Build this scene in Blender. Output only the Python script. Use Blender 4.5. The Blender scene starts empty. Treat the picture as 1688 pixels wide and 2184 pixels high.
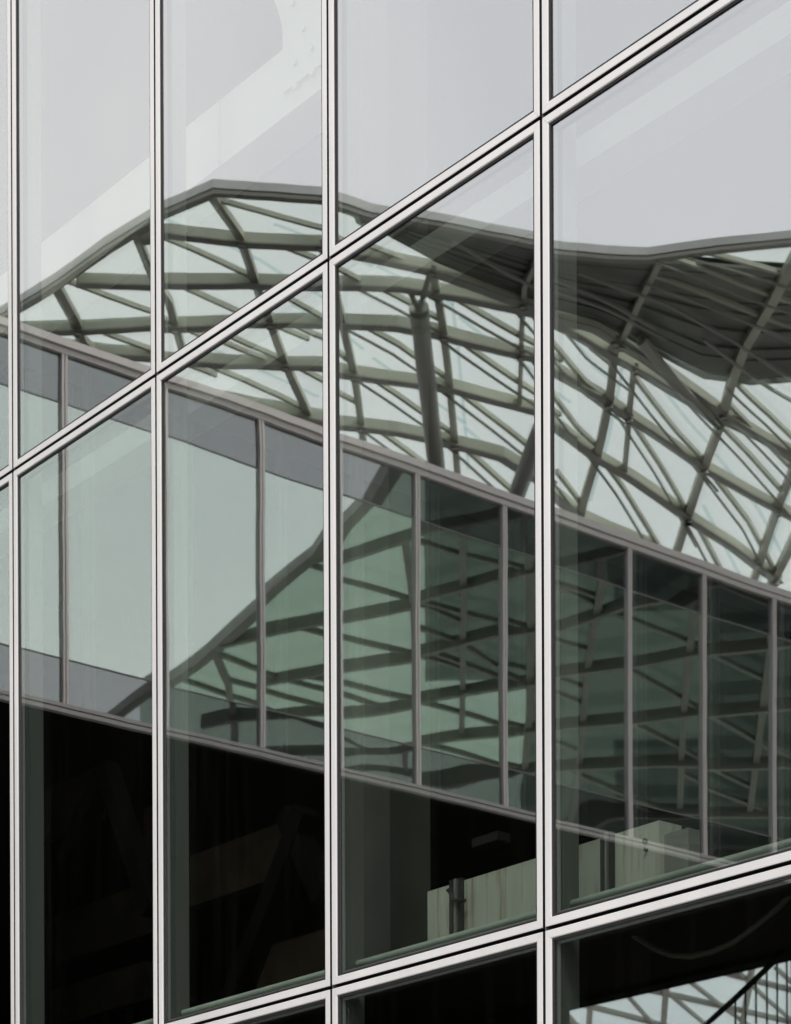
import bpy, math, random
from mathutils import Vector
random.seed(7)
R = math.radians
scene = bpy.context.scene
coll = scene.collection

# ------------------------------------------------------------------ camera
F = 5038.0                      # focal length in units of a 1688 px wide frame
EYE = 1.6
cam_d = bpy.data.cameras.new('camera')
cam = bpy.data.objects.new('camera', cam_d); coll.objects.link(cam)
cam.location = (0, 0, EYE)
cam.rotation_euler = (R(90), R(0.22), 0)
cam_d.sensor_fit = 'HORIZONTAL'
cam_d.sensor_width = 36.0
cam_d.lens = F / 1688.0 * 36.0
cam_d.shift_y = (3160 - 1092) / 1688.0
cam_d.shift_x = -12 / 1688.0
cam_d.clip_end = 3000
cam_d.dof.use_dof = True; cam_d.dof.focus_distance = 10.6; cam_d.dof.aperture_fstop = 7.6
scene.camera = cam

# ------------------------------------------------------------------ overcast sky
world = bpy.data.worlds.new('World'); scene.world = world
world.use_nodes = True
wn, wl = world.node_tree.nodes, world.node_tree.links
wn.clear()
SUN_EL, SUN_AZ = 50, (-0.22, -0.975)      # elevation, and the compass direction the light comes from
sky = wn.new('ShaderNodeTexSky'); sky.sky_type = 'NISHITA'; sky.sun_disc = False
sky.sun_elevation = R(SUN_EL); sky.sun_rotation = math.atan2(SUN_AZ[0], SUN_AZ[1])
sky.dust_density = 3
b1 = wn.new('ShaderNodeBackground'); b1.inputs['Strength'].default_value = 0.10
wl.new(sky.outputs[0], b1.inputs['Color'])
tc = wn.new('ShaderNodeTexCoord')
noi = wn.new('ShaderNodeTexNoise'); noi.inputs['Scale'].default_value = 4.0; noi.inputs['Detail'].default_value = 4
noi.inputs['Distortion'].default_value = 0.6
wl.new(tc.outputs['Generated'], noi.inputs['Vector'])
cr = wn.new('ShaderNodeValToRGB')
cr.color_ramp.elements[0].position = 0.32; cr.color_ramp.elements[0].color = (0.83, 0.83, 0.87, 1)
cr.color_ramp.elements[1].position = 0.68; cr.color_ramp.elements[1].color = (1.0, 0.985, 0.99, 1)
wl.new(noi.outputs['Fac'], cr.inputs['Fac'])
b2 = wn.new('ShaderNodeBackground'); b2.inputs['Strength'].default_value = 1.0
wl.new(cr.outputs[0], b2.inputs['Color'])
mx = wn.new('ShaderNodeMixShader'); mx.inputs[0].default_value = 0.93
wl.new(b1.outputs[0], mx.inputs[1]); wl.new(b2.outputs[0], mx.inputs[2])
wo = wn.new('ShaderNodeOutputWorld'); wl.new(mx.outputs[0], wo.inputs['Surface'])

sun_d = bpy.data.lights.new('sun', 'SUN'); sun_d.energy = 1.5; sun_d.angle = R(14); sun_d.color = (1, 0.965, 0.92)
sun = bpy.data.objects.new('sun', sun_d); coll.objects.link(sun)
sun.rotation_euler = Vector((SUN_AZ[0] * math.cos(R(SUN_EL)), SUN_AZ[1] * math.cos(R(SUN_EL)), math.sin(R(SUN_EL)))).to_track_quat('Z', 'Y').to_euler()

scene.view_settings.view_transform = 'Standard'
scene.view_settings.look = 'None'
scene.view_settings.exposure = 0.66
scene.view_settings.gamma = 1
scene.view_settings.use_curve_mapping = False
scene.cycles.max_bounces = 14
scene.cycles.glossy_bounces = 8
scene.cycles.transparent_max_bounces = 32
scene.cycles.transmission_bounces = 8
scene.cycles.caustics_reflective = False
scene.cycles.caustics_refractive = False

# ------------------------------------------------------------------ plan of the place
ES = Vector((0.629, -0.7776, 0)).normalized()     # along the facade, towards the camera's right
EN = Vector((-ES.y, ES.x, 0)) * -1                # out of the facade, towards the camera side
if EN.y > 0: EN = -EN
EZ = Vector((0, 0, 1))
D3 = 10.1
def ray(x, y):
    return Vector(((x - 844) / F, 1.0, (3160 - y) / F))
CAM = Vector((0, 0, EYE))
P3 = Vector((ray(1158, 0).x * D3, D3, 0))          # mullion three, foot
W = 1.502
Z1, Z2 = 1.6 + (3160 - 1985) / F * D3, 1.6 + (3160 - 253) / F * D3
ROW = Z2 - Z1
def fp(s, t, z):                                    # facade coordinates -> world
    return P3 + ES * s + EN * t + EZ * z
def on_fac(x, y, t):                                # where the sight line meets the plane t of the facade
    d = ray(x, y); k = ((P3 + EN * t) - CAM).dot(EN) / d.dot(EN)
    p = CAM + d * k
    return p
def fac_sz(x, y, t):
    p = on_fac(x, y, t)
    return (p - P3).dot(ES), p.z
def mir(p):                                         # the facade glass as a mirror
    return p - EN * (2 * (p - P3).dot(EN))
Q0 = Vector((-844 / F * 20.0, 20.0, 0))             # the wing at right angles to the facade
EB = -EN                                            # along the wing (in the mirror)
OB = ES                                             # out of the wing
def mirb(p):
    return p - OB * (2 * (p - Q0).dot(OB))
def on_wing(x, y, o=0.0):
    d = ray(x, y); k = ((Q0 + OB * o) - CAM).dot(OB) / d.dot(OB)
    return CAM + d * k
def wing_a(x):
    return (on_wing(x, 1000) - Q0).dot(EB)
def wp(a, o, z):
    return Q0 + EB * a + OB * o + EZ * z

# ------------------------------------------------------------------ materials
def mat(name):
    m = bpy.data.materials.new(name); m.use_nodes = True
    n, l = m.node_tree.nodes, m.node_tree.links
    n.clear(); o = n.new('ShaderNodeOutputMaterial')
    return m, n, l, o
def principled(name, col, rough=0.5, metal=0.0, var=0.0, scale=4.0, bump=0.0, col2=None, stretch=None, spec=0.5):
    m, n, l, o = mat(name)
    p = n.new('ShaderNodeBsdfPrincipled')
    p.inputs['Base Color'].default_value = (*col, 1); p.inputs['Roughness'].default_value = rough
    p.inputs['Metallic'].default_value = metal
    p.inputs['Specular IOR Level'].default_value = spec
    l.new(p.outputs[0], o.inputs['Surface'])
    if var or col2 or bump:
        t = n.new('ShaderNodeTexCoord'); mp = n.new('ShaderNodeMapping')
        if stretch: mp.inputs['Scale'].default_value = stretch
        l.new(t.outputs['Object'], mp.inputs['Vector'])
        z = n.new('ShaderNodeTexNoise'); z.inputs['Scale'].default_value = scale; z.inputs['Detail'].default_value = 6
        l.new(mp.outputs[0], z.inputs['Vector'])
        r = n.new('ShaderNodeValToRGB')
        c2 = col2 or tuple(c * (1 - var) for c in col)
        r.color_ramp.elements[0].position = 0.3; r.color_ramp.elements[0].color = (*c2, 1)
        r.color_ramp.elements[1].position = 0.65; r.color_ramp.elements[1].color = (*col, 1)
        l.new(z.outputs['Fac'], r.inputs['Fac']); l.new(r.outputs[0], p.inputs['Base Color'])
        if bump:
            b = n.new('ShaderNodeBump'); b.inputs['Strength'].default_value = bump; b.inputs['Distance'].default_value = 0.01
            l.new(z.outputs['Fac'], b.inputs['Height']); l.new(b.outputs[0], p.inputs['Normal'])
    return m
def pane_mat(name, refl, rcol, tcol, dust=0.0, rough=0.0):
    """coated glass: part mirror, part clear"""
    m, n, l, o = mat(name)
    g = n.new('ShaderNodeBsdfGlossy'); g.inputs['Color'].default_value = (*rcol, 1); g.inputs['Roughness'].default_value = rough
    t = n.new('ShaderNodeBsdfTransparent'); t.inputs['Color'].default_value = (*tcol, 1)
    x = n.new('ShaderNodeMixShader'); x.inputs[0].default_value = refl
    l.new(t.outputs[0], x.inputs[1]); l.new(g.outputs[0], x.inputs[2])
    last = x
    if dust:
        d = n.new('ShaderNodeBsdfDiffuse'); d.inputs['Color'].default_value = (0.55, 0.53, 0.5, 1)
        tc = n.new('ShaderNodeTexCoord'); mp = n.new('ShaderNodeMapping'); mp.inputs['Scale'].default_value = (9, 9, 0.7)
        l.new(tc.outputs['Object'], mp.inputs['Vector'])
        z = n.new('ShaderNodeTexNoise'); z.inputs['Scale'].default_value = 1.5; z.inputs['Detail'].default_value = 8
        l.new(mp.outputs[0], z.inputs['Vector'])
        mr = n.new('ShaderNodeMapRange'); mr.inputs['From Min'].default_value = 0.5; mr.inputs['From Max'].default_value = 0.85
        mr.inputs['To Min'].default_value = 0.0; mr.inputs['To Max'].default_value = dust
        l.new(z.outputs['Fac'], mr.inputs['Value'])
        y = n.new('ShaderNodeMixShader'); l.new(mr.outputs[0], y.inputs[0]); l.new(x.outputs[0], y.inputs[1]); l.new(d.outputs[0], y.inputs[2])
        last = y
    l.new(last.outputs[0], o.inputs['Surface'])
    return m

M = {}
M['alu'] = principled('satin aluminium', (0.71, 0.70, 0.69), 0.38, 0.0, var=0.12, scale=3, stretch=(1, 1, 0.3))
M['rubber'] = principled('black rubber', (0.012, 0.012, 0.013), 0.6)
M['joint'] = principled('joint gasket', (0.02, 0.02, 0.022), 0.6)
M['fin'] = principled('joint fin', (0.20, 0.20, 0.20), 0.5)
M['spacer'] = principled('spacer bar', (0.33, 0.34, 0.33), 0.4, 0.3)
M['glass'] = pane_mat('coated facade glass', 0.405, (0.985, 0.995, 0.99), (0.93, 0.97, 0.93), dust=0.005)
M['inner'] = pane_mat('inner facade glass', 0.13, (0.96, 1.0, 0.97), (0.95, 0.98, 0.95))
M['post'] = principled('painted post', (0.165, 0.175, 0.165), 0.5)
M['white'] = principled('white painted steel', (0.46, 0.455, 0.41), 0.45, var=0.06, scale=2)
M['beam2'] = principled('grey painted steel', (0.21, 0.215, 0.20), 0.5, var=0.1, scale=2)
M['column'] = principled('grey painted column', (0.115, 0.115, 0.108), 0.7, var=0.2, scale=5)
M['concrete'] = principled('concrete', (0.30, 0.305, 0.29), 0.8, var=0.2, scale=5)
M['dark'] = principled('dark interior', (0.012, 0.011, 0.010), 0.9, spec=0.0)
M['brown'] = principled('dark brown cladding', (0.075, 0.06, 0.042), 0.8, var=0.5, scale=2, spec=0.1)
M['tube'] = principled('pale green tube', (0.62, 0.70, 0.63), 0.4, var=0.25, scale=6)
M['hose'] = principled('olive hose', (0.085, 0.082, 0.062), 0.6)
M['rust'] = principled('stained off white steel', (0.68, 0.70, 0.63), 0.6, var=0.16, scale=3, stretch=(3, 3, 0.8))
def add_drips(m):
    n, l = m.node_tree.nodes, m.node_tree.links
    p = next(x for x in n if x.type == 'BSDF_PRINCIPLED'); src = p.inputs['Base Color'].links[0].from_socket
    t = n.new('ShaderNodeTexCoord'); mp = n.new('ShaderNodeMapping'); mp.inputs['Scale'].default_value = (16, 16, 1.3)
    z = n.new('ShaderNodeTexNoise'); z.inputs['Scale'].default_value = 1.6; z.inputs['Detail'].default_value = 5
    r = n.new('ShaderNodeMapRange'); r.inputs['From Min'].default_value = 0.55; r.inputs['From Max'].default_value = 0.72; r.inputs['To Max'].default_value = 0.75
    x = n.new('ShaderNodeMix'); x.data_type = 'RGBA'; x.inputs['B'].default_value = (0.30, 0.23, 0.13, 1)
    l.new(t.outputs['Object'], mp.inputs['Vector']); l.new(mp.outputs[0], z.inputs['Vector']); l.new(z.outputs['Fac'], r.inputs['Value'])
    l.new(r.outputs[0], x.inputs['Factor']); l.new(src, x.inputs['A']); l.new(x.outputs['Result'], p.inputs['Base Color'])
add_drips(M['rust'])
M['dsteel'] = principled('dark steel', (0.05, 0.05, 0.05), 0.5)
M['ground'] = principled('paving', (0.45, 0.44, 0.42), 0.8, var=0.2, scale=0.8)
M['wglass'] = pane_mat('wing glass', 0.72, (0.83, 0.945, 0.875), (0.60, 0.70, 0.64))
M['wspan'] = pane_mat('wing spandrel glass', 0.33, (0.90, 0.96, 0.96), (0.25, 0.28, 0.3))
M['wbar'] = principled('wing spandrel bar', (0.20, 0.20, 0.20), 0.5)
M['wrail'] = principled('wing bottom rail', (0.40, 0.385, 0.37), 0.5)
M['walu'] = principled('wing aluminium', (0.68, 0.645, 0.62), 0.5, 0.0)
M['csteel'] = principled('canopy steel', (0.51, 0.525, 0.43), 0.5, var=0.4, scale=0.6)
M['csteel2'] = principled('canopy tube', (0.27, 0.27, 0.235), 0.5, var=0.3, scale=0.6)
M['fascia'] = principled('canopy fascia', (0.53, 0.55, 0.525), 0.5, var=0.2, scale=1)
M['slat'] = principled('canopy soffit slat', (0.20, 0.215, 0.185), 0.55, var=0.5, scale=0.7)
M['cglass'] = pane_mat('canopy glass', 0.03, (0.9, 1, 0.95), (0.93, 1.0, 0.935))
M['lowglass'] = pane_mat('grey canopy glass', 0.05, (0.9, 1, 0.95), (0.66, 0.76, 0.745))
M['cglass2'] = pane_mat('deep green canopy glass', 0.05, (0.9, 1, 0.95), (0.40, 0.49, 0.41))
M['cglass3'] = pane_mat('darker canopy glass', 0.05, (0.9, 1, 0.95), (0.105, 0.13, 0.107))
M['cglass4'] = pane_mat('darkest canopy glass', 0.05, (0.9, 1, 0.95), (0.045, 0.055, 0.047))
M['trace'] = pane_mat('blue grey frit band', 0.04, (0.9, 0.95, 1), (0.87, 0.925, 0.93))

# ------------------------------------------------------------------ mesh helpers
def link(name, verts, faces, m, parent=None, smooth=False):
    me = bpy.data.meshes.new(name); me.from_pydata([tuple(v) for v in verts], [], faces); me.update()
    if smooth:
        for p in me.polygons: p.use_smooth = True
    o = bpy.data.objects.new(name, me); coll.objects.link(o)
    if m: me.materials.append(m)
    if parent: o.parent = parent
    return o
def empty(name, label=None, cat=None, group=None, parent=None):
    o = bpy.data.objects.new(name, None); coll.objects.link(o); o.empty_display_size = 0.2
    if label: o['label'] = label
    if cat: o['category'] = cat
    if group: o['group'] = group
    if parent: o.parent = parent
    return o
BOXF = [(0, 3, 2, 1), (4, 5, 6, 7), (0, 1, 5, 4), (1, 2, 6, 5), (2, 3, 7, 6), (3, 0, 4, 7)]
def boxpts(fn, a0, a1, b0, b1, c0, c1):
    return [fn(a0, b0, c0), fn(a1, b0, c0), fn(a1, b1, c0), fn(a0, b1, c0),
            fn(a0, b0, c1), fn(a1, b0, c1), fn(a1, b1, c1), fn(a0, b1, c1)]
def fbox(name, s0, s1, t0, t1, z0, z1, m, parent):
    return link(name, boxpts(fp, s0, s1, t0, t1, z0, z1), BOXF, m, parent)
def wbox(name, a0, a1, o0, o1, z0, z1, m, parent):
    pts = [mir(p) for p in boxpts(wp, a0, a1, o0, o1, z0, z1)]
    return link(name, pts, [tuple(reversed(f)) for f in BOXF], m, parent)
def sweep(name, pts, w, h, m, parent, xf, drop=0.0, round_=False, n=10):
    """a bar of width w and depth h hung under a run of points; xf places it in the world"""
    vs, fs = [], []
    N = len(pts)
    for i, p in enumerate(pts):
        a = pts[max(0, i - 1)]; b = pts[min(N - 1, i + 1)]
        d = (b - a).normalized()
        side = d.cross(EZ)
        side = side.normalized() if side.length > 1e-4 else Vector((1, 0, 0))
        up = side.cross(d).normalized()
        c = p - up * drop
        if round_:
            for k in range(n):
                an = 2 * math.pi * k / n
                vs.append(xf(c + side * (math.cos(an) * w / 2) + up * (math.sin(an) * h / 2)))
        else:
            for sx, sy in ((-1, -1), (1, -1), (1, 0), (-1, 0)):
                vs.append(xf(c + side * (sx * w / 2) + up * (sy * h)))
    q = n if round_ else 4
    for i in range(N - 1):
        for k in range(q):
            fs.append((i * q + k, i * q + (k + 1) % q, (i + 1) * q + (k + 1) % q, (i + 1) * q + k))
    fs.append(tuple(range(q))); fs.append(tuple(reversed(range((N - 1) * q, N * q))))
    return link(name, vs, fs, m, parent, smooth=round_)

# ------------------------------------------------------------------ ground
g = link('ground', [(-400, -400, 0), (400, -400, 0), (400, 400, 0), (-400, 400, 0)], [(0, 1, 2, 3)], M['ground'])
g['kind'] = 'structure'

# ------------------------------------------------------------------ the glass facade in front of the camera
fac = empty('glass_building', 'large building wall of tall glass panels in pale aluminium frames filling the picture', 'building')
fac.location = P3
def keep(o):                                        # parents sit at P3, meshes are given in world space
    return o
# children are written in world coordinates, so the root stays at the origin
fac.location = (0, 0, 0)
COLS = range(-2, 6)
ROWS = range(-1, 3)                                 # row 0 lies between the two transoms
GAP, BAR = 0.0085, 0.037
PROF = [(0.0, -0.045), (0.0, 0.012), (0.002, 0.014), (0.034, 0.014), (0.037, 0.010), (0.037, -0.008)]
def bar(name, L, horiz, flip, org, parent):
    """one side of a pane's frame, mitred at both ends; org(u, v, t): along, across"""
    vs, fs = [], []
    for e in (0, 1):
        for w, t in PROF:
            u = (w + 0.0006) if e == 0 else (L - w - 0.0006)
            vs.append(org(u, w, t))
    q = len(PROF)
    for k in range(q):
        fs.append((k, (k + 1) % q, q + (k + 1) % q, q + k))
    fs.append(tuple(range(q))); fs.append(tuple(reversed(range(q, 2 * q))))
    o = link(name, vs, fs, M['alu'], parent)
    o.data.materials.append(M['rubber']); o.data.polygons[0].material_index = 1     # black seal on the side that faces the joint
    return o
def loop_mesh(s0, s1, z0, z1, w0, w1, t0, t1):
    vs = []
    for t in (t0, t1):
        for w in (w0, w1):
            vs += [fp(s0 + w, t, z0 + w), fp(s1 - w, t, z0 + w), fp(s1 - w, t, z1 - w), fp(s0 + w, t, z1 - w)]
    fs = []
    for k in range(4):
        j = (k + 1) % 4
        fs.append((8 + k, 8 + j, 12 + j, 12 + k))       # front
        fs.append((k, 4 + k, 4 + j, j))                 # back
        fs.append((4 + k, 12 + k, 12 + j, 4 + j))       # inner
        fs.append((k, j, 8 + j, 8 + k))                 # outer
    return vs, fs
PANE_LABEL = {
    (-1, 1): 'narrow strip of glass panel at the upper left edge reflecting plain sky',
    (0, 1): 'tall upper left glass panel reflecting sky above the tip of the canopy',
    (1, 1): 'upper glass panel with white beam and gusset plate behind it over the canopy peak',
    (2, 1): 'upper glass panel reflecting plain pale sky with a faint column behind it',
    (3, 1): 'small wedge of glass panel at the top right corner reflecting sky',
    (-1, 0): 'narrow glass panel at the left edge below the upper cross rail',
    (0, 0): 'glass panel reflecting pale wing windows above a black void, left of centre',
    (1, 0): 'glass panel reflecting wing windows where the dark canopy slope begins',
    (2, 0): 'glass panel reflecting the thick leaning canopy tube and green wing windows',
    (3, 0): 'right glass panel reflecting the dark folded soffit and bright diagonal canopy lattice',
    (1, -1): 'small dark wedge of glass panel at the bottom below the lower cross rail',
    (2, -1): 'dark glass panel below the lower cross rail beside the lattice panel',
    (3, -1): 'bottom right glass panel reflecting a lattice roof and stair railing with a hanging hose',
}
for c in COLS:
    for r in ROWS:
        s0, s1 = (c - 3) * W + GAP, (c - 2) * W - GAP
        z0, z1 = Z1 + r * ROW + GAP, Z1 + (r + 1) * ROW - GAP
        vs, fs = loop_mesh(s0, s1, z0, z1, BAR + 0.0005, BAR + 0.011, 0.0012, 0.007)
        win = link('window', vs, fs, M['rubber'], fac)      # its own mesh is the black glazing seal
        if (c, r) in PANE_LABEL: win['label'] = PANE_LABEL[(c, r)]
        L, H = s1 - s0, z1 - z0
        bar('stile', H, False, False, lambda u, w, t: fp(s0 + w, t, z0 + u), win)
        bar('stile', H, False, True, lambda u, w, t: fp(s1 - w, t, z0 + u), win)
        bar('rail', L, True, False, lambda u, w, t: fp(s0 + u, t, z0 + w), win)
        bar('rail', L, True, True, lambda u, w, t: fp(s0 + u, t, z1 - w), win)
        vs, fs = loop_mesh(s0, s1, z0, z1, BAR + 0.010, BAR + 0.024, -0.022, -0.012)
        link('spacer_bar', vs, fs, M['spacer'], win)
        # the pane: a sheet with the slight bow and roller waves of toughened glass
        rnd = random.Random(c * 31 + r * 7 + 5)
        A = rnd.uniform(-0.00022, 0.00022); B = rnd.uniform(-0.0002, 0.0002)
        tx, tz = rnd.uniform(-.0004, .0004), rnd.uniform(-.0006, .0006)
        waves = [(rnd.uniform(0.3, 3.0), rnd.uniform(2.0, 9.0), rnd.uniform(0, 6.28), rnd.uniform(.2, 1) * 0.00009) for _ in range(5)]
        waves += [(rnd.uniform(-9, 9), rnd.uniform(11, 26), rnd.uniform(0, 6.28), rnd.uniform(.4, 1) * 0.000006) for _ in range(3)]
        nx, nz = 32, 84
        a0, a1, h0, h1 = s0 + BAR - .003, s1 - BAR + .003, z0 + BAR - .003, z1 - BAR + .003
        vs, fs = [], []
        for j in range(nz + 1):
            for i in range(nx + 1):
                x, y = 2 * i / nx - 1, 2 * j / nz - 1
                s, z = a0 + (a1 - a0) * i / nx, h0 + (h1 - h0) * j / nz
                d = A * (1 - x * x) * (1 - y ** 4) + B * (1 - x ** 4) * (1 - x * x) + tx * x + tz * y
                for kx, kz, ph, am in waves:
                    d += am * math.sin(kx * s + kz * z + ph)
                vs.append(fp(s, d, z))
        for j in range(nz):
            for i in range(nx):
                q = j * (nx + 1) + i
                fs.append((q, q + 1, q + nx + 2, q + nx + 1))
        link('pane', vs, fs, M['glass'], win, smooth=True)
        # the inner sheet of the double glazing gives the fainter second image
        t1, t2, bo = rnd.uniform(-.0007, .0007), rnd.uniform(-.0011, .0011), rnd.uniform(-.0004, .0004)
        nx, nz = 8, 16
        vs, fs = [], []
        for j in range(nz + 1):
            for i in range(nx + 1):
                x, y = 2 * i / nx - 1, 2 * j / nz - 1
                vs.append(fp(a0 + (a1 - a0) * i / nx, -0.026 + t1 * x + t2 * y + bo * (1 - x * x) * (1 - y * y), h0 + (h1 - h0) * j / nz))
        for j in range(nz):
            for i in range(nx):
                q = j * (nx + 1) + i
                fs.append((q, q + 1, q + nx + 2, q + nx + 1))
        link('inner_pane', vs, fs, M['inner'], win, smooth=True)

S_L, S_R = (min(COLS) - 3) * W, (max(COLS) - 2) * W
ZB, ZT = Z1 + min(ROWS) * ROW, Z1 + (max(ROWS) + 1) * ROW
for k in range(min(COLS), max(COLS) + 2):
    s = (k - 3) * W
    fbox('joint_seal', s - GAP, s + GAP, -0.048, -0.034, ZB, ZT, M['joint'], fac)
    fbox('joint_fin', s - 0.0022, s + 0.0022, -0.034, 0.002, ZB, ZT, M['fin'], fac)
    fbox('mullion_post', s - 0.03, s + 0.03, -0.165, -0.049, 0.0, ZT, M['post'], fac)
for r in range(min(ROWS), max(ROWS) + 2):
    z = Z1 + r * ROW
    fbox('joint_seal', S_L, S_R, -0.048, -0.036, z - GAP, z + GAP, M['joint'], fac)
    fbox('transom_tube', S_L, S_R, -0.09, -0.05, z - 0.03, z + 0.03, M['post'], fac)
fbox('plinth', S_L, S_R, -0.2, 0.03, 0.0, ZB - GAP - 0.002, M['concrete'], fac)
fbox('parapet', S_L, S_R, -0.098, 0.04, ZT + GAP + .002, ZT + 0.6, M['alu'], fac)
# the dim hall behind the glass runs on past the corner
S_H = S_L - 15
fbox('side_wall', S_H, S_L - .002, -0.2, -0.02, 0, ZT, M['concrete'], fac)
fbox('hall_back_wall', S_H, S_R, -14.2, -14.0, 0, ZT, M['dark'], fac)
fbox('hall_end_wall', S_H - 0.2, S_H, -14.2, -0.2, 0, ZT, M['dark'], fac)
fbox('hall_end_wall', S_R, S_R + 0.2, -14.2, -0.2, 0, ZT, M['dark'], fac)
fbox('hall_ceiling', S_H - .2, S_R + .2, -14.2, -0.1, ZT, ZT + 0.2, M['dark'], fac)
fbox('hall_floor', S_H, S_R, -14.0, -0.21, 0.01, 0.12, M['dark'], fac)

# upper white beam with its gusset plate and bolts
t = -0.8
sa, za = fac_sz(405, 262, t); sb, zb = fac_sz(405, 400, t)
s_col0, _ = fac_sz(745, 900, t); s_col1, _ = fac_sz(832, 900, t); 
beam = fbox('steel_beam', S_H, s_col0 - .004, t - 0.25, t, zb, za, M['white'], fac)
sx, _ = fac_sz(468, 300, t)
fbox('splice_plate', sx - 0.004, sx + 0.004, t + .001, t + 0.010, zb + .01, za - .01, M['white'], beam)
gp = []
for (x, y) in ((700, 122), (603, 197), (602, 112), (603, 95), (602.5, 75), (601, 55), (597, 35), (591, 15), (582, -10), (570, -40), (700, -60)):
    p = on_fac(x, y, t + 0.016); gp.append(p)
n = len(gp)
gv = gp + [p - EN * 0.014 for p in gp]
link('gusset_plate', gv, [tuple(range(n)), tuple(reversed(range(n, 2 * n)))] + [(i, n + i, n + (i + 1) % n, (i + 1) % n) for i in range(n)], M['white'], beam)
def bolt(x, y, t, parent, rad=0.018, m='white'):
    p = on_fac(x, y, t); vs, fs = [], []
    for d in (0, 0.016):
        for k in range(6):
            an = k * math.pi / 3
            vs.append(p + ES * (rad * math.cos(an)) + EZ * (rad * math.sin(an)) + EN * d)
    for k in range(6): fs.append((k, (k + 1) % 6, 6 + (k + 1) % 6, 6 + k))
    fs.append((6, 7, 8, 9, 10, 11))
    link('bolt', vs, fs, M[m], parent)
for x, y in ((632, 132), (632, 185), (668, 100), (668, 155), (628, 5), (650, 60)): bolt(x, y, t + 0.0165, beam)
# column the beam is bolted to
fbox('column', s_col0, s_col1, t - 0.25, t + 0.02, fac_sz(1158, 1985, -0.25)[1] + .002, ZT - .002, M['column'], fac)
# edge beam just under the upper cross rail
t = -0.45
s_, z_a = fac_sz(1274, 268, t); s_, z_b = fac_sz(1274, 333, t)
fbox('edge_beam', S_L, S_R, t - 0.2, t, z_b, z_a, M['beam2'], fac)
_, z_s = fac_sz(1158, 1985, -0.25)
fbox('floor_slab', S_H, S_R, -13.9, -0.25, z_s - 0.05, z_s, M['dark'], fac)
# low stained panel wall, its channels, bolts and tap
t = -0.62
s1_, zt_ = fac_sz(1400, 1752, t); s0_, _ = fac_sz(905, 1890, t)
wall = fbox('panel_wall', s0_, s1_, t - 0.14, t, z_s + .002, zt_, M['rust'], fac)
for xa, xb in ((1284, 1306), (961, 984)):
    a_, _ = fac_sz(xa, 1850, t); b_, _ = fac_sz(xb, 1850, t); w_ = (b_ - a_)
    fbox('channel', a_, a_ + w_ * .32, t + .001, t + .03, z_s + .002, zt_ + .01, M['dsteel'], wall)
    fbox('channel', a_ + w_ * .42, a_ + w_ * .62, t + .001, t + .03, z_s + .002, zt_ + .01, M['spacer'], wall)
    fbox('channel', a_ + w_ * .68, b_, t + .001, t + .02, z_s + .002, zt_ + .01, M['dsteel'], wall)
bolt(1372, 1797, t + .001, wall, 0.012, 'dsteel'); bolt(1374, 1815, t + .001, wall, 0.008, 'dsteel')
tp = [on_fac(948, 1898, t + .06), on_fac(956, 1908, t + .05), on_fac(960, 1920, t + .04), on_fac(985, 1922, t + .04)]
sweep('tap', tp, 0.02, 0.02, M['dsteel'], wall, lambda p: p, round_=True)
a_, _ = fac_sz(1452, 1850, t); _, z_g = fac_sz(1452, 1765, t)
fbox('end_plate', s1_ + .002, a_, t - 0.10, t - 0.03, z_s + .002, z_g, M['concrete'], fac)
# sill tube along the lower cross rail
t = -0.13
s_, zc = fac_sz(1235, 1924, t)
sweep('sill_tube', [fp(S_L, t, zc), fp(S_R, t, zc)], 0.034, 0.034, M['tube'], fac, lambda p: p, round_=True, n=12)
# lower dark beam and far bracing in the hall
t = -0.95
_, z_a = fac_sz(1400, 1905, t); _, z_b = fac_sz(1400, 2020, t)
fbox('edge_beam', S_L, S_R, t - 0.3, t, z_b, z_a, M['brown'], fac)
for x0, y0, x1, y1, tt, w in ((130, 1830, 210, 1640, -4, .16), (230, 1620, 330, 1930, -4, .16), (480, 2130, 640, 1720, -4, .18), (620, 1720, 700, 1900, -4, .16), (10, 1560, 60, 1750, -4, .14)):
    sweep('brace', [on_fac(x0, y0, tt), on_fac(x1, y1, tt)], w, 0.16, M['dark'], fac, lambda p: p)
for xa, xb, ya, yb, tt in ((395, 640, 1880, 1760, -5), (90, 330, 2010, 1890, -5), (540, 690, 2090, 1990, -5), (80, 200, 1740, 1650, -5), (300, 330, 1800, 1700, -5), (100, 300, 2150, 2090, -5)):
    a_, z_a = fac_sz(xa, ya, tt); b_, z_b = fac_sz(xb, yb, tt)
    hb = abs(z_a - z_b) * .8 + .35
    fbox('hall_cladding', a_, b_, tt - .1, tt, z_a - hb / 2, z_a + hb / 2, M['brown'], fac)
fbox('hall_lamp', *sorted((fac_sz(1000, 1790, -4)[0], fac_sz(1055, 1790, -4)[0])), -4.12, -4, fac_sz(1030, 1790, -4)[1] - .03, fac_sz(1030, 1790, -4)[1] + .03, M['dsteel'], fac)

# hose hanging behind the lower right pane
hp = [(1335, 1990), (1360, 2008), (1390, 2027), (1425, 2040), (1465, 2043), (1510, 2034), (1560, 2012), (1610, 1975), (1655, 1938), (1720, 1870)]
hose = sweep('hose', [on_fac(x, y, -0.5) for x, y in hp], 0.026, 0.026, M['hose'], None, lambda p: p, round_=True)
hose['label'] = 'olive hose sagging in a curve behind the bottom right glass panel'; hose['category'] = 'hose'

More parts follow.
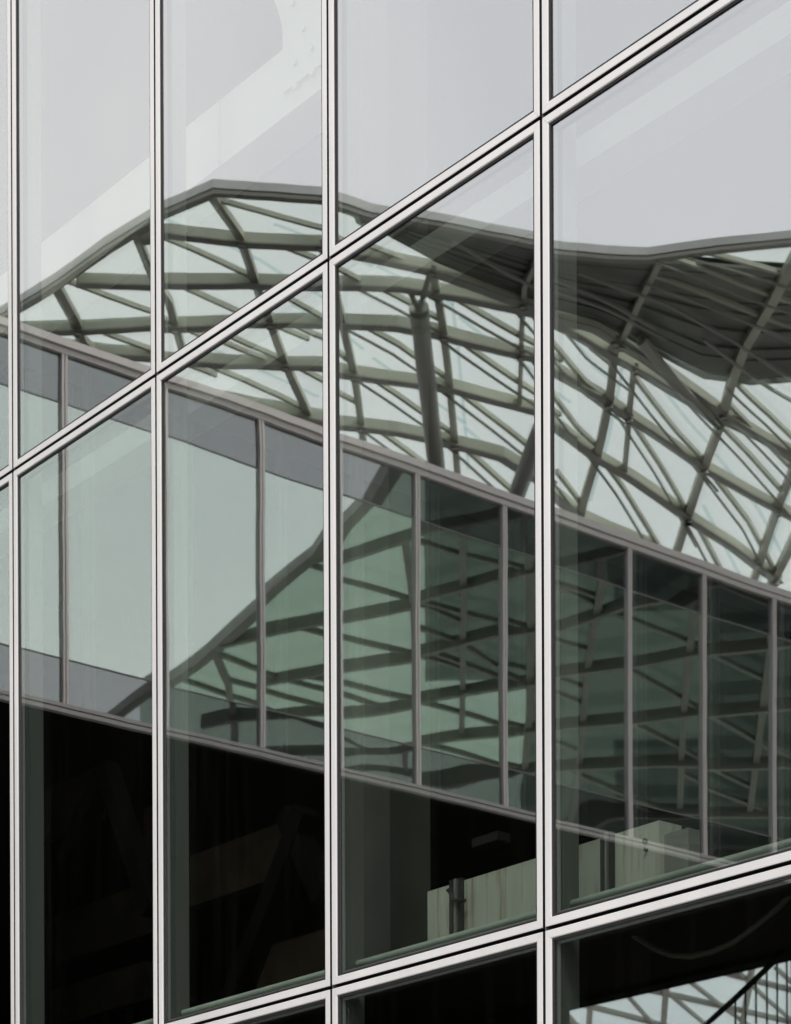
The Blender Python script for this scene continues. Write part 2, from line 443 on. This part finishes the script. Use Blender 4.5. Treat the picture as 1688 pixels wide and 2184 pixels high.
# ------------------------------------------------------------------ the glazed wing at right angles (seen in the facade's reflection)
wing = empty('glazed_wing', 'lower glazed wing with pale mullions and black open ground floor, reflected in the facade', 'building')
WT, WB = 1.6 + (3160 - 680) / F * 20, 1.6 + (3160 - 1490) / F * 20
A0, A1 = -3.6, 34.0
ms = [wing_a(x) for x in (-300, -90, 130, 343, 550, 716, 880, 1065, 1335, 1495, 1645, 1790)]
while ms[-1] < A1 - 1.5: ms.append(ms[-1] + 1.35)
TH, BH = WT - 0.12, WB + 0.08
sp1, sp0 = TH - 0.42, BH + 0.40
for i in range(len(ms) - 1):
    a, b = ms[i], ms[i + 1]
    for nm, z0, z1, m in (('pane', sp0, sp1, 'wglass'), ('spandrel_pane', sp1 + .012, TH, 'wspan'), ('spandrel_pane', BH, sp0 - .012, 'wspan')):
        rnd = random.Random(i * 13 + int(z0 * 10))
        tl, tv = rnd.uniform(-.0012, .0012), rnd.uniform(-.0012, .0012)
        bw = rnd.uniform(-.0008, .0008)
        vs, fs = [], []
        NX, NZ = 8, 10
        for j in range(NZ + 1):
            for k in range(NX + 1):
                x, y = 2 * k / NX - 1, 2 * j / NZ - 1
                vs.append(mir(wp(a + (b - a) * k / NX, tl * x + tv * y + bw * (1 - x * x) * (1 - y * y), z0 + (z1 - z0) * j / NZ)))
        for j in range(NZ):
            for k in range(NX):
                q = j * (NX + 1) + k
                fs.append((q, q + NX + 1, q + NX + 2, q + 1))
        link(nm, vs, fs, M[m], wing, smooth=True)
    wbox('spandrel_bar', a + .04, b - .04, -0.004, 0.008, sp1, sp1 + .012, M['wbar'], wing)
    wbox('spandrel_bar', a + .04, b - .04, -0.004, 0.008, sp0 - .012, sp0, M['wbar'], wing)
for a in ms:
    wbox('mullion', a - .028, a - .005, -.03, .035, BH, TH, M['walu'], wing)
    wbox('mullion', a + .005, a + .028, -.03, .035, BH, TH, M['walu'], wing)
    wbox('mullion_joint', a - .005, a + .005, -.03, .01, BH, TH, M['joint'], wing)
    wbox('inner_post', a + .28, a + .33, -.16, -.11, BH, TH, M['walu'], wing)
    wbox('inner_post', a + .36, a + .39, -.16, -.11, BH, TH, M['walu'], wing)
wbox('coping', A0, A1, -.5, .07, TH + .055, WT, M['walu'], wing)
wbox('top_rail', A0, A1, -.2, .04, TH, TH + .048, M['walu'], wing)
wbox('bottom_rail', A0, A1, -.02, .04, BH - .032, BH, M['wrail'], wing)
wbox('bottom_rail', A0, A1, -.02, .04, WB, BH - .044, M['wrail'], wing)
te = -1 * abs((CAM + ray(1430, 2090) * 31 - P3).dot(EN))
AE = (P3 + EN * te - Q0).dot(EB) + 0.3
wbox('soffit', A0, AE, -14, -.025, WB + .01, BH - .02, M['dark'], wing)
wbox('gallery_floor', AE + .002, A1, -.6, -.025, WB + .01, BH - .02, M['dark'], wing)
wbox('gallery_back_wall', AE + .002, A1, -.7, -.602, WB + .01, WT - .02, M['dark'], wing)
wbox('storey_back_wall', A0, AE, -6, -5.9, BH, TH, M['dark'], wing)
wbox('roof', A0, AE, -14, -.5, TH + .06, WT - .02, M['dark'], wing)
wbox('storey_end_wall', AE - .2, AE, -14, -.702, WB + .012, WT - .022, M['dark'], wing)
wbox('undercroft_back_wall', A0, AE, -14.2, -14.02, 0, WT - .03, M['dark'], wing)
# far end of the undercroft: a wall parallel to the facade with an opening under a deep header
def vfac(x, y):                                     # sight line -> plane te, still behind the mirror
    return on_fac(x, y, te)
pL, pR = vfac(1176, 2148), vfac(1800, 2012)
sL, sR = (pL - P3).dot(ES), (pR - P3).dot(ES)
zh = (pL.z + vfac(1688, 2036).z) / 2
def ebox(name, s0, s1, d0, d1, z0, z1, m):
    pts = [mir(p) for p in boxpts(lambda s, t, z: P3 + ES * s + EN * (te + t) + EZ * z, s0, s1, d0, d1, z0, z1)]
    return link(name, pts, [tuple(reversed(f)) for f in BOXF], m, wing)
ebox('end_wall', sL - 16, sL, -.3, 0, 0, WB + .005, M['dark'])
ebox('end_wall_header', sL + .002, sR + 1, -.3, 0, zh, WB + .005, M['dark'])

# ------------------------------------------------------------------ the free-form glass canopy beyond the wing
canopy = empty('glass_canopy', 'free-form glass roof on a lattice of olive steel beams, reflected in the facade', 'canopy')
HC = 15.0
def roof(x, y, H=HC, dz=0.0):
    d = ray(x, y); return CAM + d * (H / d.z) + EZ * dz
def pxw(x, y, w, H=HC):
    return w / F * H / ray(x, y).z
def meet(p, d, lines, lo, hi):
    best = None
    for ln in lines:
        for (x0, y0), (x1, y1) in zip(ln, ln[1:]):
            ex, ey = x1 - x0, y1 - y0
            det = d[0] * -ey + ex * d[1]
            if abs(det) < 1e-6: continue
            qx, qy = x0 - p[0], y0 - p[1]
            u = (qx * -ey + ex * qy) / det
            v = (d[0] * qy - d[1] * qx) / det
            if lo <= u <= hi and -0.001 <= v <= 1.001 and (best is None or abs(u) < abs(best)): best = u
    return best
def joined(line, lines, lo=-18, hi=150):
    """run both ends of a bar on to the beam they meet"""
    ln = list(line)
    for e in (0, -1):
        p = ln[e]; q = ln[1] if e == 0 else ln[-2]
        L = math.hypot(p[0] - q[0], p[1] - q[1]); d = ((p[0] - q[0]) / L, (p[1] - q[1]) / L)
        u = meet(p, d, lines, max(lo, -L * .8), hi)
        if u is None and e == -1: u = 60.0
        if u is not None: ln[e] = (p[0] + d[0] * u, p[1] + d[1] * u)
    return ln
def crossings(a, lines):
    out = []
    for (x0, y0), (x1, y1) in zip(a, a[1:]):
        L = math.hypot(x1 - x0, y1 - y0)
        u = meet((x0, y0), ((x1 - x0) / L, (y1 - y0) / L), lines, 0, L)
        if u is not None: out.append((x0 + (x1 - x0) / L * u, y0 + (y1 - y0) / L * u))
    return out
def member(name, line, w, h, parent, xf, H=HC, m='csteel', drop=0.0):
    x, y = line[len(line) // 2]
    sc = H / ray(x, y).z / F
    # lines are softened so that they bend as rolled bars do
    pts = [roof(px, py, H) for px, py in line]
    return sweep(name, pts, w * sc, h * sc, M[m], parent, xf, drop)
FASC = [(-40, 690), (40, 640), (120, 590), (230, 512), (340, 447), (460, 393), (580, 402), (690, 412), (790, 443), (930, 470), (1040, 495), (1144, 517), (1200, 527), (1290, 537), (1380, 541), (1540, 522), (1760, 506)]
purlins = [
    [(300, 487), (360, 478), (515, 497), (690, 507), (760, 527), (844, 547), (919, 565), (1085, 622), (1144, 642), (1190, 660), (1269, 682), (1369, 737), (1469, 807), (1539, 857), (1720, 985)],
    [(160, 580), (325, 585), (530, 583), (690, 590), (844, 597), (990, 620), (1144, 650), (1240, 700), (1369, 770), (1500, 850), (1700, 960)],
    [(40, 686), (180, 682), (325, 675), (530, 667), (690, 670), (844, 677), (929, 692), (1144, 745), (1184, 770), (1274, 822), (1389, 902), (1499, 987), (1720, 1110)],
    [(90, 716), (230, 735), (480, 757), (690, 767), (844, 790), (959, 807), (1144, 862), (1184, 890), (1264, 957), (1349, 1012), (1464, 1092), (1559, 1152), (1660, 1225)],
    [(380, 822), (550, 857), (690, 882), (844, 902), (964, 932), (1064, 957), (1144, 1005), (1184, 1047), (1234, 1092), (1294, 1117), (1384, 1152), (1500, 1240)],
]
ribs = [
    ([(120, 600), (155, 665), (170, 710), (205, 745)], 22), ([(295, 500), (320, 565), (360, 625), (385, 720), (400, 760)], 16),
    ([(472, 428), (510, 485), (550, 600), (575, 677), (605, 762), (650, 865)], 17), ([(700, 560), (730, 690), (750, 777), (768, 920)], 15),
    ([(916, 555), (939, 677), (954, 812), (966, 960)], 15), ([(1309, 715), (1299, 827), (1269, 962), (1230, 1100)], 17),
    ([(1680, 570), (1644, 637), (1589, 722), (1559, 797), (1534, 892), (1499, 992), (1464, 1092), (1437, 1175)], 19),
    ([(1392, 575), (1318, 720)], 13), ([(1720, 900), (1688, 997), (1664, 1057), (1605, 1225)], 16), ([(1700, 1120), (1640, 1240)], 16),
    ([(1140, 545), (1112, 600), (1104, 697), (1102, 850)], 10), ([(1349, 782), (1339, 867), (1334, 930)], 12)]
braces = [
    [(165, 595), (325, 655), (440, 705)], [(230, 702), (320, 737), (400, 770)], [(360, 500), (530, 575), (640, 640)], [(380, 595), (530, 660), (600, 690)],
    [(550, 495), (690, 550), (760, 590)], [(530, 432), (690, 480), (800, 525)], [(435, 767), (615, 852)], [(500, 712), (595, 757), (690, 810)], [(625, 682), (685, 712), (745, 760)],
    [(765, 682), (844, 722), (909, 767)], [(780, 787), (844, 832), (924, 892)], [(780, 892), (844, 942), (900, 985)], [(770, 590), (844, 627), (909, 660)],
    [(979, 637), (1144, 727)], [(959, 702), (1144, 837)], [(964, 817), (1104, 932)], [(964, 932), (1044, 1002)],
    [(1184, 837), (1229, 902), (1274, 947)], [(1184, 727), (1244, 797), (1289, 832)], [(1339, 877), (1399, 977), (1459, 1082)], [(1369, 812), (1444, 912), (1499, 977)],
    [(1289, 987), (1324, 1037), (1394, 1147)], [(1509, 997), (1594, 1107), (1654, 1217)], [(1539, 897), (1604, 972), (1664, 1042)], [(1474, 1097), (1529, 1197)],
    [(1184, 1000), (1240, 1080)], [(1200, 660), (1260, 730), (1300, 760)], [(1570, 800), (1640, 870), (1720, 960)], [(1550, 840), (1620, 920), (1700, 1010)], [(1480, 560), (1580, 600), (1700, 640)],
    [(1420, 590), (1560, 640), (1700, 690)], [(1600, 560), (1700, 590)]]
for ln in purlins:
    pu = member('purlin', ln, 14, 22, canopy, mir)
    x, y = ln[len(ln) // 2]
    sc_ = pxw(x, y, 1)
    sweep('flange', [roof(a, b) for a, b in ln], 22 * sc_, 3 * sc_, M['csteel2'], pu, mir, drop=22.2 * sc_)
ribs = [(joined(ln, purlins + [FASC]), w) for ln, w in ribs]
braces = [joined(ln, purlins + [FASC] + [l for l, w in ribs]) for ln in braces]
for ln, w in ribs:
    member('rib', ln, w, 14, canopy, mir, m='csteel', drop=0.03)
    for x, y in crossings(ln, purlins):                # node where rib and purlin are bolted
        c = roof(x, y); sc = pxw(x, y, 1)
        sweep('node', [c - EZ * (sc * 12), c - EZ * (sc * 30)], sc * 19, sc * 19, M['csteel2'], canopy, mir, round_=True, n=8)
for ln in braces:
    member('brace', ln, 8, 10, canopy, mir, drop=0.02)
    if ln[0][0] > 700: member('tie_rod', joined([(x - 13, y + 7) for x, y in ln], purlins + [FASC]), 4, 4, canopy, mir, m='csteel2', drop=0.12)
for ln in ([(1184, 600), (1290, 640), (1420, 700)], [(1300, 590), (1420, 630), (1560, 700), (1700, 790)], [(1400, 600), (1560, 650), (1720, 720)], [(1230, 560), (1330, 600)],
           [(1500, 700), (1610, 780), (1720, 850)], [(1150, 560), (1260, 610), (1400, 680)], [(960, 500), (1060, 560), (1140, 600)]):
    member('tie_rod', ln, 6, 6, canopy, mir, m='csteel2', drop=0.10)
for ln in braces[2:28:2] + [ribs[4][0], ribs[5][0], ribs[8][0]]:
    member('frit_band', [(x + 22, y + 4) for x, y in ln], 7, 3, canopy, mir, m='trace', drop=-0.16)
# fascia: a deep upper edge and a lip under it
fp_ = [roof(x, y) for x, y in FASC]
sweep('fascia', [p + EZ * 0.05 for p in fp_], 0.13, 0.10, M['fascia'], canopy, mir)
sweep('gutter', [p - EZ * 0.062 for p in fp_], 0.10, 0.045, M['csteel2'], canopy, mir)
# leaning tubes that carry the roof, down to the wing's roof
def tube(pts, w, cap=None):
    o = sweep('support_tube', pts, w, w, M['csteel2'], canopy, mir, round_=True, n=16)
    return o
tube([roof(889, 632, HC, -.2), roof(918, 810, HC, -.8), roof(944, 985, HC, -1.6)], 0.24)
sweep('strut', [roof(889, 632, HC, -.2), roof(916, 566, HC, -.06)], .07, .07, M['csteel2'], canopy, mir, round_=True)
sweep('strut', [roof(889, 632, HC, -.2), roof(862, 598, HC, -.06)], .07, .07, M['csteel2'], canopy, mir, round_=True)
tube([roof(888, 631, HC, -.15), roof(892, 652, HC, -.28)], 0.25)
tube([roof(1145, 885, HC, -.2), roof(1090, 960, HC, -.7), roof(1030, 1025, HC, -1.3)], 0.24)
tube([roof(1365, 700, HC, -.12), roof(1440, 778, HC, -.22), roof(1534, 884, HC, -.12)], 0.15)
# dark folded soffit of slats
U = [(745, 436), (880, 458), (1020, 498), (1144, 528), (1210, 542), (1380, 556), (1480, 558), (1590, 570), (1740, 580)]
Lw = [(760, 462), (930, 562), (1020, 598), (1150, 645), (1275, 682), (1375, 735), (1500, 800), (1600, 812), (1740, 800)]
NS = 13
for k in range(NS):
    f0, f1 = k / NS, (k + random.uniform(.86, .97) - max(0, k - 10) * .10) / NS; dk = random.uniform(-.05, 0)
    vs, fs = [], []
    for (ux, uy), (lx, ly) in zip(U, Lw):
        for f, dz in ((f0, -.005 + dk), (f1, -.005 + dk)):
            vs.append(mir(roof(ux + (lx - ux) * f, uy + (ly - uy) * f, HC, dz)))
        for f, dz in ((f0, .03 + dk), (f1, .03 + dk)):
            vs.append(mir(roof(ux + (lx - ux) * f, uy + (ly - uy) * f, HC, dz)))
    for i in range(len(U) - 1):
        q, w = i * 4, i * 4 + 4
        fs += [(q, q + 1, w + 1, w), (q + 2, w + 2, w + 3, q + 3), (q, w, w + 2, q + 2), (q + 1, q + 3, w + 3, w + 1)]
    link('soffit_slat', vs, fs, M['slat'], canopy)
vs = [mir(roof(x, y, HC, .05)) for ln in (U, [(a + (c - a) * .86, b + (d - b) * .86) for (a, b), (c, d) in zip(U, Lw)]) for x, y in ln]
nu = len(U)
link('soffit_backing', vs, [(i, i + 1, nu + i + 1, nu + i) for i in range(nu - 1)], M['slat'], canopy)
# glass panes laid over the lattice
def lerp_line(line, x):
    for (x0, y0), (x1, y1) in zip(line, line[1:]):
        if x0 <= x <= x1: return y0 + (y1 - y0) * (x - x0) / (x1 - x0)
    return line[0][1] if x < line[0][0] else line[-1][1]
GX = [-40, 40, 120, 230, 340, 460, 580, 690, 800, 930, 1040, 1144, 1270, 1380, 1540, 1740]
for i in range(len(GX) - 1):
    xa, xb = GX[i], GX[i + 1]
    ya, yb = lerp_line(FASC, xa), lerp_line(FASC, xb)
    for j in range(10):
        fa, fb = j / 10, (j + 1) / 10
        bot = 1420
        q = [(xa, ya + (bot - ya) * fa), (xb, yb + (bot - yb) * fa), (xb, yb + (bot - yb) * fb), (xa, ya + (bot - ya) * fb)]
        link('pane', [mir(roof(x, y, HC, 0.09)) for x, y in q], [(3, 2, 1, 0)], M['cglass'], canopy)

# ------------------------------------------------------------------ the canopy over the forecourt, seen twice reflected in the wing's glass
fore = empty('forecourt_canopy', 'green glass roof on dark lattice beams over the forecourt, doubly reflected in the wing windows', 'canopy')
xf2 = lambda p: mir(mirb(p))
edge2 = [(190, 1560), (300, 1470), (425, 1382), (560, 1275), (685, 1172), (723, 1103), (838, 985), (900, 930)]
p2 = [
    [(729, 1170), (800, 1146), (875, 1122), (1000, 1095), (1088, 1073), (1200, 1040)], [(560, 1335), (723, 1304), (869, 1273), (911, 1261), (1142, 1200), (1306, 1152), (1450, 1110)],
    [(560, 1440), (723, 1407), (911, 1377), (1063, 1340), (1191, 1322), (1331, 1273), (1489, 1243), (1700, 1200)], [(420, 1530), (545, 1520), (723, 1504), (911, 1474), (1063, 1450), (1191, 1425), (1331, 1407), (1495, 1377), (1700, 1357)],
    [(400, 1600), (560, 1610), (723, 1602), (875, 1577), (1136, 1541), (1331, 1523), (1495, 1504), (1700, 1490)], [(420, 1640), (723, 1660), (1000, 1650), (1191, 1626), (1337, 1614), (1700, 1606)],
    [(723, 1740), (1191, 1720), (1700, 1715)], [(900, 1830), (1300, 1810), (1700, 1800)]]
d2 = [[(723, 1225), (826, 1261), (900, 1290)], [(911, 1152), (1057, 1194), (1180, 1235)], [(917, 1286), (1063, 1322), (1180, 1360)], [(723, 1350), (826, 1378), (911, 1400)],
      [(917, 1346), (978, 1365), (1063, 1413), (1142, 1430), (1250, 1470)], [(923, 1389), (1057, 1431), (1160, 1470)], [(723, 1445), (850, 1475)], [(923, 1498), (1081, 1541), (1200, 1590)], [(923, 1590), (1050, 1626)],
      [(1343, 1316), (1422, 1346), (1520, 1390)], [(1337, 1431), (1452, 1486), (1560, 1540)], [(1507, 1510), (1635, 1577), (1720, 1620)], [(1320, 1530), (1452, 1590), (1600, 1660)], [(1200, 1250), (1300, 1300)],
      [(560, 1460), (690, 1500)], [(450, 1460), (560, 1500), (700, 1560)], [(480, 1390), (560, 1420), (690, 1460)], [(1560, 1260), (1700, 1320)], [(1200, 1640), (1400, 1720)], [(1450, 1640), (1650, 1720)]]
c2 = [[(1112, 1085), (1112, 1300), (1108, 1510), (1100, 1640)], [(1290, 1160), (1270, 1250), (1245, 1413), (1225, 1600), (1210, 1740)], [(844, 1120), (858, 1300), (862, 1480), (866, 1640)],
      [(1480, 1230), (1455, 1500), (1440, 1700)], [(1660, 1220), (1630, 1500), (1600, 1720)], [(455, 1395), (475, 1440), (490, 1560)], [(985, 1110), (990, 1300), (985, 1560)]]
p2 = [joined(l, [edge2]) if l[0][0] < 900 else l for l in p2]
sweep('eaves_beam', [roof(x, y) for x, y in edge2], .20, .17, M['csteel2'], fore, xf2)
for ln in p2: member('purlin', ln, 14, 24, fore, xf2, m='csteel2')
c2 = [joined(l, p2 + [edge2]) for l in c2]; d2 = [joined(l, p2 + c2 + [edge2]) for l in d2]
for ln in c2: member('rib', ln, 15, 12, fore, xf2, m='csteel2', drop=.03)
for ln in d2: member('brace', ln, 10, 10, fore, xf2, m='csteel2', drop=.02)
EX = [300, 425, 560, 685, 723, 838, 900, 1100, 1300, 1500, 1740]
edge_full = edge2 + [(1740, 880)]
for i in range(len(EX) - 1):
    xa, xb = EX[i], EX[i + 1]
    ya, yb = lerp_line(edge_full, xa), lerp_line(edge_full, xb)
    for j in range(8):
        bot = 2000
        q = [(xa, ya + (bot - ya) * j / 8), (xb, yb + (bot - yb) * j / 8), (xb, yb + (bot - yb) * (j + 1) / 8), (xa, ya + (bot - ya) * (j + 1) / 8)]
        link('pane', [xf2(roof(x, y, HC, .09)) for x, y in q], [(0, 1, 2, 3)], M['cglass4' if (xa >= 1300 and (j < 3 or j > 4)) or xa >= 1500 or (xa >= 900 and j > 5) else 'cglass3' if xa >= 1100 or (xa >= 900 and j < 4) else 'cglass2'], fore)  # panes towards the right take the darker tints

# unseen roof panes, added to shade the right end of the wing
pk = [CAM + ray(1775, 2000) * D for D in (14.0, 20.0, 26.5)]
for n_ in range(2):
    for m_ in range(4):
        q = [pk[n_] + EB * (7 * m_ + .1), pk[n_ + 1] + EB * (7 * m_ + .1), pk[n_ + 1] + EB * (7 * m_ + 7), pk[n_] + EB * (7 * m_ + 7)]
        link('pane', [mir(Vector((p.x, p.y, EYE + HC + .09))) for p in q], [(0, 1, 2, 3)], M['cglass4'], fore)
# ------------------------------------------------------------------ low lattice roof past the undercroft, and the stair railing before it
low = empty('low_lattice_roof', 'bright glass lattice roof reflected at the bottom right below the dark header', 'canopy')
HL = 9.5
p3 = [[(1100, 2095), (1234, 2136), (1370, 2176), (1480, 2210)], [(1250, 2075), (1374, 2106), (1564, 2151), (1740, 2197)], [(1420, 2040), (1539, 2073), (1740, 2124)], [(1600, 2010), (1740, 2045)], [(1100, 2150), (1300, 2210)]]
d3 = [[(1334, 2121), (1374, 2171), (1400, 2200)], [(1409, 2106), (1474, 2166), (1510, 2200)], [(1464, 2091), (1569, 2176), (1600, 2200)], [(1564, 2071), (1614, 2121), (1690, 2190)], [(1180, 2130), (1230, 2190)], [(1640, 2060), (1720, 2130)]]
c3 = [[(1412, 2095), (1404, 2200)], [(1254, 2130), (1250, 2200)], [(1590, 2060), (1566, 2200)], [(1700, 2040), (1690, 2200)]]
for ln in p3: member('purlin', ln, 12, 10, low, mir, H=HL, m='csteel2')
for ln in d3: member('brace', ln, 8, 6, low, mir, H=HL, m='csteel2', drop=.02)
for ln in c3: member('rib', ln, 12, 6, low, mir, H=HL, m='csteel2', drop=.03)
for i in range(7):
    for j in range(5):
        xa, xb = 1080 + i * 100, 1180 + i * 100; ya, yb = 1990 + j * 50, 2040 + j * 50
        link('pane', [mir(roof(x, y, HL, .05)) for x, y in ((xa, ya), (xb, ya), (xb, yb), (xa, yb))], [(3, 2, 1, 0)], M['lowglass'], low)
rail = empty('stair_railing', 'black stair railing with thin balusters reflected in the bottom right corner', 'railing')
def rp(x, y, D=29.5):
    return CAM + ray(x, y) * D
sweep('handrail', [rp(1470, 2212), rp(1499, 2184), rp(1634, 2056), rp(1700, 2008)], 0.075, 0.075, M['dark'], rail, mir, round_=True)
for x in (1556, 1577, 1599, 1622, 1644, 1665):
    y = 2184 + (2056 - 2184) * (x - 1499) / 135 if x < 1634 else 2056 - (x - 1634) * 0.73
    sweep('baluster', [rp(x, y), rp(x - 1, 2300)], 0.028, 0.028, M['dark'], rail, mir, round_=True, n=6)
sweep('bottom_rail', [rp(1490, 2320), rp(1700, 2290)], 0.06, 0.06, M['dark'], rail, mir, round_=True)
sweep('post', [rp(1679, 2024), rp(1678, 3425)], 0.06, 0.06, M['dark'], rail, mir, round_=True)
